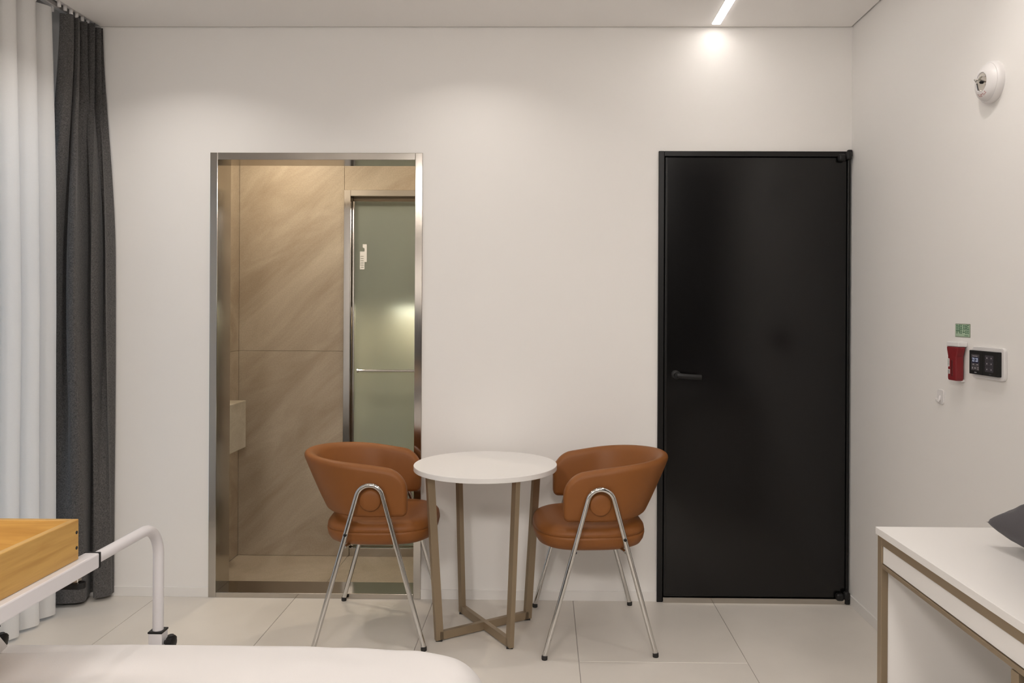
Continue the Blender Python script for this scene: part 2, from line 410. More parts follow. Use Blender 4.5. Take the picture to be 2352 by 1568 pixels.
for z0, z1 in ((BZ0, 1.021), (1.021, BZC)):
    MB().box(BXL - 0.009, BXL, YW + WT, YB, z0 + 0.0008, z1 - 0.0008, 0.0006, 1).build('tile', 'bath', bl)
struct(MB().box(BXR, BXR + 0.1, YW + WT, YB + 0.1, BZ0, BZC + 0.05).build('wall_bathroom_right', 'bath'), 'bathroom end wall of beige stone')
bf = struct(MB().box(BXL - 0.1, BXR + 0.1, YW + WT, YB + 0.1, BZ0 - 0.06, BZ0 - 0.002).build('floor', 'grout'), 'lowered bathroom floor of beige stone tile')
for x0, x1 in ((BXL, -1.06), (-1.06, -0.46), (-0.46, BXR)):
    MB().box(x0 + 0.001, x1 - 0.001, YW + WT, YB, BZ0 - 0.01, BZ0, 0.0006, 1).build('tile', 'bath_floor', bf)
struct(MB().box(BXL - 0.1, BXR + 0.1, YW + WT, YB + 0.1, BZC, BZC + 0.05).build('ceiling', 'ceiling'), 'white bathroom ceiling')
# inside faces of the room wall, seen in reflections only, stay painted
# shower room
sb = MB()
sb.box(SX0 - 0.1, SX0, YB + 0.10, 4.98, BZ0, BZC); sb.box(SX1, SX1 + 0.1, YB + 0.10, 4.98, BZ0, BZC)
sb.box(SX0 - 0.1, SX1 + 0.1, 4.95, 5.05, BZ0, BZC)
sb.box(SX0 - 0.1, SX1 + 0.1, YB + 0.10, 5.05, BZC - 0.02, BZC + 0.05); sb.box(SX0 - 0.1, SX1 + 0.1, YB + 0.10, 5.05, BZ0 - 0.06, BZ0)
struct(sb.build('wall_shower', 'bath'), 'tiled shower enclosure behind the frosted door')
shl = thing('added_glow_shelf', (-0.70, 4.86, 1.25), 'added lit shelf making the glow behind the frosted glass door', 'shelf')  # shelf and its lamp are added to make the glow on the pane
MB(shl.location).box(-0.93, -0.45, 4.78, 4.948, 1.25, 1.275, 0.003).build('board', 'marble', shl)
MB(shl.location).box(-0.90, -0.48, 4.82, 4.85, 1.243, 1.25).build('glow_strip', 'added_shelf_glow', shl)

# steel frame of the doorway
t1 = struct(empty('trim_1', ((BX0 + BX1) / 2, YW, 0)), 'brushed steel frame of the open bathroom doorway')
o_ = t1.location; yf0 = YW - 0.008
MB(o_).box(BX0, -1.419, yf0, YW + WT, 0, BZ, 0.0015).build('jamb', 'steel', t1)
MB(o_).box(-0.563, BX1, yf0, YW + WT, 0, BZ, 0.0015).build('jamb', 'steel', t1)
MB(o_).box(-1.419, -0.563, yf0, YW + WT, 1.892, BZ, 0.0015).build('header', 'steel', t1)
MB(o_).box(-1.419, -0.563, yf0, YW + WT, -0.09, 0.022, 0.002).build('sill', 'steel', t1)

# vanity counter
vc = thing('vanity_counter', (-1.63, 3.86, 0.47), 'veined beige marble counter block just inside the bathroom doorway', 'counter')
MB(vc.location).box(BXL, -1.542, 3.62, 4.10, 0.535, 0.775, 0.002).build('front_slab', 'marble', vc)
MB(vc.location).box(BXL, -1.60, 3.66, 4.02, 0.50, 0.535, 0.001).build('bracket', 'steel', vc)
# bathroom downlight, and a second one added as fill before the shower
for x_, lb_ in ((-1.34, 'small round ceiling downlight over the bathroom counter'), (-0.45, 'added fill downlight on the bathroom ceiling before the shower door')):
    dlp = thing('downlight', (x_, 3.93, BZC), lb_, 'lamp')
    MB(dlp.location).lathe([(0.055, BZC - 0.006), (0.06, BZC - 0.003), (0.06, BZC)], 24, Matrix.Translation((x_, 3.93, 0))).build('bezel', 'white_plastic', dlp, True)
    MB(dlp.location).lathe([(0.045, BZC - 0.008), (0.045, BZC - 0.006)], 24, Matrix.Translation((x_, 3.93, 0))).build('diffuser', 'bath_led', dlp)

# shower door
d2 = struct(empty('door_2', ((SX0 + SX1) / 2, YB, BZ0)), 'frosted glass shower door in a steel frame')
o_ = d2.location
fw = 0.036
f = MB(o_)
f.box(SX0, SX0 + fw, YB - 0.012, YB + 0.10, BZ0, SZ1, 0.0015); f.box(SX1 - fw, SX1, YB - 0.012, YB + 0.10, BZ0, SZ1, 0.0015)
f.box(SX0 + fw, SX1 - fw, YB - 0.012, YB + 0.10, SZ1 - 0.033, SZ1, 0.0015)
f.box(SX0 + fw, SX1 - fw, YB - 0.006, YB + 0.10, BZ0, BZ0 + 0.045, 0.0015)
f.build('door_frame', 'steel', d2)
MB(o_).box(SX0 + fw, SX1 - fw, YB + 0.055, YB + 0.08, 1.823, 1.858, 0.002).build('top_rail', 'champagne', d2)
g = MB(o_).box(SX0 + fw + 0.012, SX1 - fw - 0.004, YB + 0.030, YB + 0.038, BZ0 + 0.05, 1.835).build('pane', 'frost', d2)
MB(o_).box(SX0 + fw + 0.002, SX0 + fw + 0.014, YB + 0.024, YB + 0.044, BZ0 + 0.047, 1.835, 0.002).build('edge_profile', 'steel', d2)
hb = MB(o_); hz = 0.918
hb.tube([(-1.005, YB - 0.012, hz), (-0.30, YB - 0.012, hz)], 0.0075, 12)
hb.tube([(-1.012, YB - 0.012, hz), (-1.004, YB - 0.012, hz)], 0.011, 12)
hb.tube([(-0.985, YB - 0.012, hz), (-0.985, YB + 0.032, hz)], 0.008, 12); hb.tube([(-0.32, YB - 0.012, hz), (-0.32, YB + 0.032, hz)], 0.008, 12)
hb.build('towel_bar', 'chrome', d2, True)
sk = MB(o_)
yk = YB + 0.030
sk.prism([(-1.009, 1.465), (-0.984, 1.465), (-0.984, 1.505), (-0.972, 1.505), (-0.972, 1.602), (-0.994, 1.602), (-0.994, 1.582), (-0.984, 1.580), (-0.984, 1.562), (-1.009, 1.562)], yk - 0.0012, yk, lambda a, b, d: Vector((a, d, b)))
st = sk.build('sticker', 'paper', d2)
st['label'] = 'white paper notice stuck to the glass'
pl = MB(o_)
for i in range(6): pl.box(-1.005, -0.989, yk - 0.0016, yk - 0.0012, 1.475 + i * 0.012, 1.4775 + i * 0.012)
pl.build('print', M['grey_green'], st)

# ------------------------------------------------------------------ black door
d1 = struct(empty('door_1', ((DX0 + DX1) / 2, YW, 0)), 'black flush door in a black frame beside the right wall')
o_ = d1.location
f = MB(o_)
f.box(DX0, 0.508, YW - 0.012, YW + 0.09, 0, DZ, 0.002); f.box(1.2905, DX1 - 0.0075, YW - 0.010, YW + 0.09, 0, DZ - 0.002, 0.002)
f.box(0.508, 1.2905, YW - 0.011, YW + 0.09, 1.9105, DZ, 0.002)
f.build('door_frame', 'black_frame', d1)
lf = MB(o_).box(0.512, 1.288, YW - 0.004, YW + 0.04, 0.024, 1.908, 0.002).build('leaf', 'black_door', d1)
MB(o_).box(0.5125, 0.523, YW - 0.009, YW - 0.003, 0.026, 1.906, 0.0015).build('edge_strip', 'black_frame', lf)
MB(o_).box(0.508, 1.29, YW + 0.042, YW + 0.05, 0.0, 1.911).build('stop', 'hole', d1)
MB(o_).box(0.510, 1.284, YW - 0.018, YW + 0.09, -0.001, 0.0225, 0.0015).build('threshold', 'steel', d1)['label'] = 'brushed steel threshold strip'
hm = MB(o_)
mtx = Matrix.Translation((0.562, YW - 0.004, 0.974)) @ Matrix.Rotation(PI / 2, 4, 'X')
hm.lathe([(0.020, 0), (0.020, 0.006), (0.017, 0.009), (0.010, 0.010), (0.010, 0.04)], 24, mtx)
hm.build('rose', 'black', lf, True, 35)
lv = MB(o_)
pts = catmull([(0.560, YW - 0.048, 0.974), (0.58, YW - 0.052, 0.972), (0.62, YW - 0.052, 0.969), (0.664, YW - 0.050, 0.967)], 12)
rows = []
for p in pts:
    rows.append([p + Vector((0, 0.006 * math.cos(a), 0.0115 * math.sin(a))) for a in [2 * PI * k / 12 for k in range(12)]])
lv.grid(rows, closed_u=True, cap=True)
lv.build('lever', 'black', lf, True)
def pivot(z, sgn):
    p = MB(o_)
    mt = Matrix.Translation((1.272, YW - 0.016, z))
    p.box(1.246, 1.278, YW - 0.03, YW - 0.004, z - 0.020, z + 0.012, 0.009, 3)
    p.lathe([(0.011, z - 0.012), (0.0125, z - 0.008), (0.0125, z + 0.016), (0.010, z + 0.020)], 20, Matrix.Translation((1.2885, YW - 0.022, 0)))
    p.box(1.284, 1.305, YW - 0.026, YW - 0.008, z + (0.0 if sgn > 0 else -0.034), z + (0.030 if sgn > 0 else 0.016), 0.005, 2)
    return p.build('pivot_hinge', 'black', d1, True)
pivot(1.908, 1); pivot(0.036, -1)

# ------------------------------------------------------------------ ceiling lights
def strip(x, y0, y1, label):
    t = thing('linear_ceiling_light', (x, (y0 + y1) / 2, ZC), label, 'lamp', group=None)
    MB(t.location).box(x - 0.020, x + 0.020, y0 - 0.002, y1 + 0.002, ZC - 0.0015, ZC + 0.004).build('housing', 'white_plastic', t)
    MB(t.location).box(x - 0.0175, x + 0.0175, y0, y1, ZC - 0.003, ZC - 0.0015).build('diffuser', 'led', t)
strip(0.7185, -1.0, 3.395, 'bright strip light in the ceiling running to the back wall')
places = ['over the round table', 'before the bathroom doorway', 'over the bed foot', 'over the bed head', 'over the desk']
for (x_, y_, k_), pn in zip(SPOTS, places):
    t = thing('downlight', (x_, y_, ZC), 'small round recessed ceiling downlight ' + pn, 'lamp', group='ceiling downlights')
    MB(t.location).lathe([(0.040, ZC - 0.001), (0.040, ZC - 0.003), (0.047, ZC - 0.004), (0.049, ZC)], 32, Matrix.Translation((x_, y_, 0))).build('bezel', 'white_plastic', t, True)
    MB(t.location).lathe([(0.0395, ZC - 0.004), (0.0395, ZC - 0.001)], 32, Matrix.Translation((x_, y_, 0))).build('diffuser', 'spot_face', t)

# unseen cupboards added behind the camera, shaping reflections in the steel frames
kb = thing('unseen_base_cabinet', (-0.4, YF, 0), 'added dark slate base unit, unseen behind the camera, for reflections', 'cabinet')
MB(kb.location).box(-1.9, 1.1, YF + 0.004, YF + 0.6, 0.0, 1.28, 0.003).build('body', 'slate', kb)
for i_ in range(5): MB(kb.location).box(-1.89 + 0.597 * i_, -1.90 + 0.597 * (i_ + 1), YF + 0.6, YF + 0.618, 0.08, 1.25, 0.002).build('door', 'slate', kb)
ku = thing('unseen_wall_cabinet', (-0.4, YF, 2.1), 'added taupe wall unit, unseen above the slate base unit, for reflections', 'cabinet')
MB(ku.location).box(-1.9, 1.1, YF + 0.004, YF + 0.35, 2.08, 2.45, 0.003).build('body', 'grey_wood', ku)
for i_ in range(5): MB(ku.location).box(-1.89 + 0.597 * i_, -1.90 + 0.597 * (i_ + 1), YF + 0.35, YF + 0.368, 2.09, 2.44, 0.002).build('door', 'grey_wood', ku)

wd = thing('wardrobe', (1.03, 0.0, 0), 'added tall black brown wardrobe, unseen, for the black door reflection', 'wardrobe')  # unseen, added as the dark shape mirrored in the black door
MB(wd.location).box(0.76, 1.300, -1.0, 1.04, 0.0, 2.30, 0.003).build('body', 'dark_film', wd)
for i_ in range(4): MB(wd.location).box(0.742, 0.76, -0.998 + 0.5095 * i_, -0.998 + 0.5095 * (i_ + 1) - 0.003, 0.06, 2.29, 0.002).build('door', 'dark_film', wd)
for x_, y_, lb_ in ((-0.90, -0.95, 'unseen dome light added behind the camera as room fill, window side'), (0.30, -0.95, 'unseen dome light added behind the camera as room fill, wardrobe side')):
    cd = thing('added_fill_dome', (x_, y_, ZC), lb_, 'lamp', group=None)  # added fill source, lifts the ambient light of the whole room
    MB(cd.location).lathe([(0.30, ZC - 0.02), (0.31, ZC - 0.018), (0.31, ZC)], 48, Matrix.Translation((x_, y_, 0))).build('base', 'white_plastic', cd, True)
    MB(cd.location).lathe([(0.10, ZC - 0.125), (0.18, ZC - 0.118), (0.24, ZC - 0.10), (0.28, ZC - 0.07), (0.295, ZC - 0.02)], 48, Matrix.Translation((x_, y_, 0))).build('dome', 'dome', cd, True)

# ------------------------------------------------------------------ curtains
def drape():
    n = 260
    bot = catmull([(-2.11, 3.40, 0), (-2.105, 3.31, 0), (-2.04, 3.292, 0), (-1.965, 3.298, 0), (-1.928, 3.325, 0), (-1.955, 3.425, 0), (-1.925, 3.43, 0), (-1.912, 3.365, 0), (-1.880, 3.368, 0), (-1.857, 3.395, 0), (-1.862, 3.430, 0)], n)
    mid = catmull([(-2.10, 3.40, 0), (-2.085, 3.29, 0), (-2.035, 3.262, 0), (-2.005, 3.35, 0), (-1.985, 3.285, 0), (-1.945, 3.285, 0), (-1.955, 3.42, 0), (-1.930, 3.425, 0), (-1.915, 3.345, 0), (-1.905, 3.345, 0), (-1.905, 3.425, 0), (-1.885, 3.425, 0), (-1.873, 3.365, 0), (-1.866, 3.43, 0)], n)
    top = catmull([(-2.00, 3.25, 0), (-1.975, 3.225, 0), (-1.945, 3.26, 0), (-1.985, 3.29, 0), (-1.938, 3.29, 0), (-1.98, 3.325, 0), (-1.928, 3.325, 0), (-1.965, 3.362, 0), (-1.920, 3.36, 0), (-1.955, 3.395, 0), (-1.913, 3.39, 0), (-1.94, 3.42, 0), (-1.915, 3.425, 0)], n)
    rows = []
    NZ = 56; zt, zb = 2.452, 0.018
    for i in range(NZ + 1):
        q = i / NZ; q2 = q
        z = zt + (zb - zt) * q
        r = []
        for j in range(n):
            s = j / (n - 1)
            wt = max(0.0, 1 - q / 0.42); wt = wt * wt * (3 - 2 * wt)
            wbm = max(0.0, (q - 0.42) / 0.58); wbm = wbm * wbm * (3 - 2 * wbm)
            p = top[j] * wt + (mid[j] * (1 - wbm) + bot[j] * wbm) * (1 - wt)
            rip = 0.0045 * math.sin(2 * PI * 11 * s + 2.0 * math.sin(q * 3)) * (1 - 0.6 * q)
            nz = 0.006 * noise.noise(Vector((s * 9, q * 3, 1.7)))
            p = Vector((p.x + rip + nz, min(p.y + rip * 0.4 + nz, YW - 0.008), z - (0.004 * math.sin(s * 17) if i == 0 else 0)))
            r.append(p)
        rows.append(r)
    o = MB((-1.95, 3.33, 0.018)).grid(rows).build('curtain', 'drape', None, True, 180)
    tag(o, 'charcoal grey linen drape gathered in the left corner', 'curtain')
    return o
drape()
def sheer():
    rows = []; NZ = 40; n = 340; y0, y1 = 0.45, 3.178
    zt, zb = 2.455, 0.012
    for i in range(NZ + 1):
        q = i / NZ; z = zt + (zb - zt) * q; r = []
        for j in range(n):
            s = j / (n - 1); y = y1 + (y0 - y1) * s; d = y1 - y
            ph = 2 * PI * d / 0.112 + 0.5 * math.sin(d * 7) + 0.25 * q * math.sin(d * 11 + 1)
            a = 0.022 + 0.018 * min(1, q * 2)
            x = -2.012 + a * math.sin(ph + 1.0) + 0.008 * noise.noise(Vector((d * 5, q * 2, 3.1)))
            yy = y + 0.024 * min(1, 0.4 + q * 2) * math.cos(ph)
            r.append(Vector((x, yy, z)))
        rows.append(r)
    o = MB((-2.012, 1.84, 0.012)).grid(rows).build('curtain', 'sheer', None, True, 180)
    tag(o, 'white translucent sheer hanging over the left window', 'curtain')
    hem = []
    return o
sheer()
def track(x, label, gl):
    t = thing('curtain_track', (x, 2.0, 2.47), label, 'track')
    m_ = MB(t.location)
    m_.box(x - 0.012, x + 0.012, 0.4, YW - 0.01, 2.474, 2.492, 0.002); m_.box(x - 0.004, x + 0.004, 0.4, YW - 0.01, 2.492, 2.586)
    m_.build('rail', 'white_plastic', t)
    for y in gl:
        MB(t.location).box(x - 0.006, x + 0.006, y - 0.005, y + 0.005, 2.452, 2.476, 0.002).build('glider', 'white_plastic', t)
track(-1.952, 'white curtain rail carrying the charcoal drape', [3.17, 3.21, 3.25, 3.29, 3.33, 3.37, 3.41])
track(-2.012, 'white curtain rail carrying the sheer', [3.22 - 0.112 * i for i in range(8)])

# ------------------------------------------------------------------ tan armchairs
def make_chair():
    root = thing('dining_chair', (0, 0, 0), '', 'chair')
    # backrest shell
    a, rx, ry, xf = 0.0, 0.1800, 0.2075, 0.132
    path = []
    ns = 40
    for i in range(ns): path.append((xf - (xf - a) * i / ns, -ry))
    na = 64
    for i in range(na + 1):
        th = -PI / 2 - PI * i / na
        path.append((a + rx * math.cos(th), ry * math.sin(th)))
    for i in range(1, ns + 1): path.append((a + (xf - a) * i / ns, ry))
    pts = [Vector((x, y, 0)) for x, y in path]
    cum = [0]
    for i in range(1, len(pts)): cum.append(cum[-1] + (pts[i] - pts[i - 1]).length)
    L = cum[-1]
    rows = []
    TH = 0.046
    for i, p in enumerate(pts):
        t = (pts[min(i + 1, len(pts) - 1)] - pts[max(i - 1, 0)]).normalized()
        nn = Vector((t.y, -t.x, 0))           # outward
        if nn.dot(p - Vector((a, 0, 0))) < 0: nn = -nn
        d = min(cum[i], L - cum[i])
        back = max(0.0, min(1.0, (xf - p.x) / (xf + rx)))
        zt = 0.648 + 0.050 * back ** 0.9; zb = 0.480 - 0.006 * back
        Rt, Rb = 0.075, 0.022
        ztd = zt - Rt + math.sqrt(max(0, Rt * Rt - max(0, Rt - d) ** 2))
        zbd = zb + Rb - math.sqrt(max(0, Rb * Rb - max(0, Rb - d) ** 2))
        e = 0.018
        th = TH * (0.25 + 0.75 * math.sqrt(max(0, 1 - max(0, (e - d) / e) ** 2)))
        lean = 0.012 + 0.085 * max(0.0, -nn.x) ** 1.6
        r = th / 2; H = ztd - zbd
        sec = []
        K = 10
        for k in range(K + 1):
            an = PI * k / K; sec.append((r * math.cos(an), ztd - r + r * math.sin(an)))
        for k in range(1, 6):
            sec.append((-r, ztd - r - (H - 2 * r) * k / 6))
        for k in range(K + 1):
            an = PI + PI * k / K; rb = r * 0.7
            sec.append((r * math.cos(an), zbd + rb + rb * math.sin(an)))
        for k in range(1, 6):
            sec.append((r, zbd + r - (-(H - 2 * r)) * k / 6))
        row = []
        for nx, z in sec:
            w_ = max(0, (z - 0.478) / 0.21)
            # padded bulge on the inside
            row.append(p + nn * (nx + lean * w_ ** 0.9 - (0.004 * math.sin(PI * min(1, w_)) if nx < 0 else 0)) + Vector((0, 0, z)))
        rows.append(row)
    sh = MB().grid(rows, closed_u=True, cap=True).build('backrest', 'leather', root, True, 60)
    # seat cushion
    def outline(k, sc, n=72):
        an = 2 * PI * k / n
        c, s_ = math.cos(an), math.sin(an)
        ex = 2 / 3.0
        x = (abs(c) ** ex) * (1 if c >= 0 else -1); y = (abs(s_) ** ex) * (1 if s_ >= 0 else -1)
        return Vector((0.016 + x * (0.212 - sc), y * (0.218 - sc), 0))
    prof = [(0.20, 0.366), (0.055, 0.366), (0.030, 0.368), (0.013, 0.377), (0.004, 0.392), (0.0, 0.410), (0.0, 0.418), (0.0035, 0.4205), (0.001, 0.423), (0.003, 0.434), (0.012, 0.446), (0.028, 0.453), (0.055, 0.457), (0.10, 0.460), (0.15, 0.462), (0.20, 0.4625)]
    rows = [[outline(k, sc) + Vector((0, 0, z)) for k in range(72)] for sc, z in prof]
    MB().grid(rows, closed_u=True, cap=True).build('seat', 'leather', root, True, 60)
    # base plate under the seat with brackets
    sp = MB()
    sp.box(-0.12, 0.12, -0.12, 0.12, 0.354, 0.368, 0.003)
    sp.build('seat_plate', 'black', root)
    for sg in (-1, 1):
        # leg frame: bent chrome tube, foot - arch - foot
        cz, rr, fx = 0.556, 0.0485, 0.201
        D = math.hypot(fx, cz); ang = math.acos(rr / D); base = math.atan2(-cz, fx)
        tx, tz = rr * math.cos(base + ang), cz + rr * math.sin(base + ang)
        a0 = base + ang
        pts2 = [(fx, 0.012)]
        for q in (0.25, 0.5, 0.75): pts2.append((fx + (tx - fx) * q, 0.012 + (tz - 0.012) * q))
        na = 20
        a1 = PI - a0
        for k in range(na + 1):
            an = a0 + (a1 - a0) * k / na; pts2.append((rr * math.cos(an), cz + rr * math.sin(an)))
        for q in (0.25, 0.5, 0.75, 1.0): pts2.append((-tx + (-fx + tx) * q, tz + (0.012 - tz) * q))
        yy = lambda z: sg * (0.253 - 0.002 * z)
        fr = MB().tube([(x, yy(z), z) for x, z in pts2], 0.0092, 16).build('leg_frame', 'chrome', root, True, 60)
        for s2 in (-1, 1):
            MB().lathe([(0.0100, 0.0), (0.0108, 0.002), (0.0108, 0.012), (0.0096, 0.016)], 16, Matrix.Translation((s2 * fx * 1.0, yy(0), 0))).build('rubber_foot', 'rubber', fr, True)
        # bracket rod from seat plate to each leg and bolt
        for s2 in (-1, 1):
            xz = s2 * (fx + (tx - fx) * ((0.40 - 0.012) / (tz - 0.012)))
            MB().tube([(xz * 0.98, yy(0.38) - sg * 0.004, 0.378), (xz * 0.90, sg * 0.15, 0.366)], 0.006, 10).build('bracket', 'chrome', fr, True)
        xb = -(fx + (tx - fx) * ((0.425 - 0.012) / (tz - 0.012)))
        MB().lathe([(0.006, 0), (0.006, 0.004), (0.003, 0.0055)], 12, Matrix.Translation((xb, yy(0.42) + sg * 0.007, 0.425)) @ Matrix.Rotation(-sg * PI / 2, 4, 'X')).build('bolt', 'black', fr, True)
        # upholstered disc under the arch
        dm = Matrix.Translation((0.0, sg * 0.2335, 0.546)) @ Matrix.Rotation(-sg * PI / 2, 4, 'X')
        MB().lathe([(0.036, 0), (0.0395, 0.002), (0.0400, 0.006), (0.0385, 0.010), (0.034, 0.0125), (0.02, 0.0135)], 36, dm).build('disc', 'leather', root, True, 60)
    return root
def copy_tree(o, parent=None):
    c = o.copy(); C.objects.link(c)
    if parent: c.parent = parent
    for ch in list(o.children): copy_tree(ch, c)
    return c
ch = make_chair()
ch.location = (-0.647, 3.163, 0); ch.rotation_euler = (0, 0, math.radians(1.8))
tag(ch, 'tan leather armchair on chrome legs before the open bathroom doorway', 'chair', 'tan armchairs at the round table')
c2 = copy_tree(ch)
c2.location = (0.184, 3.122, 0); c2.rotation_euler = (0, 0, math.radians(184.6))
tag(c2, 'tan leather armchair on chrome legs overlapping the black door', 'chair', 'tan armchairs at the round table')

# ------------------------------------------------------------------ round table
tc_ = Vector((-0.2295, 3.111, 0))
rt = thing('side_table', tc_, 'round white table with champagne metal legs between the tan chairs', 'table')
HT = 0.6485
MB().lathe([(0.26, HT - 0.019), (0.277, HT - 0.019), (0.278, HT - 0.018), (0.278, HT - 0.001), (0.277, HT)], 96).build('tabletop', 'white_lam', rt, True, 30)
ang0 = math.atan2(0.221, 0.335)
def bar(p0, p1, wdir, wd, th, side):
    """flat bar: wdir = direction of width wd, side = direction of thickness th"""
    m_ = MB()
    rows = []
    for p in (p0, p1):
        rows.append([p + wdir * (a * wd / 2) + side * (b * th / 2) for a, b in ((-1, -1), (1, -1), (1, 1), (-1, 1))])
    return m_.grid(rows, closed_u=True, cap=True)
for i in range(2):
    an = ang0 + i * PI / 2 + (0.0 if i == 0 else -0.02)
    d = Vector((math.cos(an), math.sin(an), 0)); sd = Vector((-d.y, d.x, 0))
    for sg in (-1, 1):
        foot = d * (sg * 0.196); top = d * (sg * 0.238)
        bar(foot + Vector((0, 0, 0.006)), top + Vector((0, 0, HT - 0.0195)), d, 0.030, 0.018, sd).build('leg', 'champagne', rt)
        MB().box(-0.012, 0.012, -0.007, 0.007, 0, 0.0065).build('foot_pad', 'rubber', rt).location = d * (sg * 0.196)
    m_ = MB()
    off = 0.0004 * i
    bb_ = bar(d * -0.196 + Vector((0, 0, 0.021 + off)), d * 0.196 + Vector((0, 0, 0.021 + off)), Vector((0, 0, 1)), 0.030, 0.018, sd)
    bb_.build('crossbar', 'champagne', rt)

# ------------------------------------------------------------------ bed, duvet, pillow
BXa, BXb, BYa, BYb = -1.93, -0.155, 0.70, 1.73
bd = thing('bed', ((BXa + BXb) / 2, (BYa + BYb) / 2, 0), 'single bed under a white duvet in the foreground', 'bed')
o_ = bd.location
MB(o_).box(BXa, BXb, BYa, BYb, 0.24, 0.44, 0.04, 4).build('mattress', 'mattress', bd, True)
MB(o_).box(BXa + 0.01, BXb - 0.02, BYa + 0.02, BYb - 0.02, 0.14, 0.24, 0.006).build('bed_frame', 'grey_wood', bd)
for x in (BXa + 0.08, BXb - 0.1):
    for y in (BYa + 0.08, BYb - 0.08):
        MB(o_).box(x - 0.025, x + 0.025, y - 0.025, y + 0.025, 0, 0.14, 0.003).build('leg', 'grey_wood', bd)
def duvet():
    cx_, cy_ = (-1.66 - 0.107) / 2, (0.66 + 1.775) / 2; ax, ay = (1.66 - 0.107) / 2, (1.775 - 0.66) / 2
    NA = 280; rows = []
    prof = [(i / 40, 0.0) for i in range(1, 41)]
    n_ = 9.0
    rr = 0.075
    def pl(an, inset):
        c, s = math.cos(an), math.sin(an)
        return Vector((math.copysign(abs(c) ** (2 / n_), c) * (ax - inset) + cx_, math.copysign(abs(s) ** (2 / n_), s) * (ay - inset) + cy_, 0))
    # concentric rings: flat top, rounded shoulder, skirt
    ring = []
    for i in range(36): ring.append(('t', i / 35))
    for i in range(1, 13): ring.append(('s', i / 12))
    for i in range(1, 9): ring.append(('k', i / 8))
    for kind, q in ring:
        row = []
        for k in range(NA):
            an = 2 * PI * k / NA
            if kind == 't':
                e = pl(an, rr); c0 = Vector((cx_, cy_, 0)); p = c0 + (e - c0) * (0.02 + 0.98 * q); z = 0.511
            elif kind == 's':
                t = q * PI / 2; p = pl(an, rr - rr * math.sin(t)); z = 0.511 - rr * (1 - math.cos(t))
            else:
                p = pl(an, 0) + Vector((0, 0, 0)); z = 0.511 - rr - 0.17 * q
            # loft and soft wrinkles
            x, y = p.x, p.y
            fx = min(1, max(0, (ax - abs(x - cx_)) / 0.16)); fy = min(1, max(0, (ay - abs(y - cy_)) / 0.16))
            puff = 0.016 * (fx * fy) ** 0.5
            wr = 0.010 * noise.noise(Vector((x * 3.2 + y * 1.5, y * 2.4, 0.3)))
            left = min(1.0, max(0.0, (-0.75 - x) / 0.35))
            wr += left * 0.011 * math.sin((x * 1.0 - y * 0.75) * 34 + 2 * noise.noise(Vector((x * 4, y * 4, 9))))
            wr += 0.0025 * noise.noise(Vector((x * 14, y * 14, 5)))
            zz = z + puff + wr * (1 if kind != 'k' else 0.5)
            if kind == 'k':
                out = 0.010 * math.sin(an * 24 + 3 * noise.noise(Vector((an * 3, 0, 0)))) * q
                dv = (p - Vector((cx_, cy_, 0))).normalized(); p = p + dv * out
            row.append(Vector((p.x, p.y, zz)))
        rows.append(row)
    m_ = MB((cx_, cy_, 0.46)).grid(rows, closed_u=True)
    o = m_.build('duvet', 'duvet', None, True, 180)
    # close the middle
    bm = bmesh.new(); bm.from_mesh(o.data)
    bmesh.ops.holes_fill(bm, edges=[e for e in bm.edges if e.is_boundary and e.verts[0].co.z > -0.02], sides=NA + 2)
    bm.to_mesh(o.data); bm.free(); o.data.shade_smooth()
    return tag(o, 'plump white duvet spread over the foreground bed', 'duvet')
duvet()
def cushion(name, center, hx, hy, th, m, rot, ears=0.0, seed=1.0, n=36, pe=0.62, under=0.72):
    """pillow: two puffed faces meeting at a seam with pointed corners; local frame = center, rotated by rot"""
    top, bot = [], []
    for i in range(n + 1):
        rt_, rb_ = [], []
        for j in range(n + 1):
            u, v = 2 * i / n - 1, 2 * j / n - 1
            px = u * hx * (1 - ears * (1 - v * v) * u * u); py = v * hy * (1 - ears * (1 - u * u) * v * v)
            rc = 1 - 0.025 * (u * v) ** 8; px *= rc; py *= rc
            pf = max(0, (1 - u ** 4) * (1 - v ** 4)) ** pe
            wr = 0.012 * noise.noise(Vector((u * 2.5, v * 2.5, seed))) * pf + 0.004 * noise.noise(Vector((u * 8, v * 8, seed + 4))) * min(1, pf * 3)
            rt_.append(Vector((px, py, th * pf + wr))); rb_.append(Vector((px, py, -th * under * pf + wr * 0.5)))
        top.append(rt_); bot.append(rb_)
    m_ = MB(); m_.grid([[rot @ p for p in r] for r in top]); m_.grid([[rot @ p for p in r] for r in bot])
    o = m_.build(name, m, None, True, 45); o.location = center
    return o
tag(cushion('pillow', (-1.432, 1.400, 0.553), 0.335, 0.245, 0.085, 'duvet', Matrix.Rotation(0.10, 3, 'Z') @ Matrix.Rotation(0.06, 3, 'Y'), 0.03, 2.0, pe=0.36, under=0.3), 'white pillow at the head of the foreground bed', 'pillow')

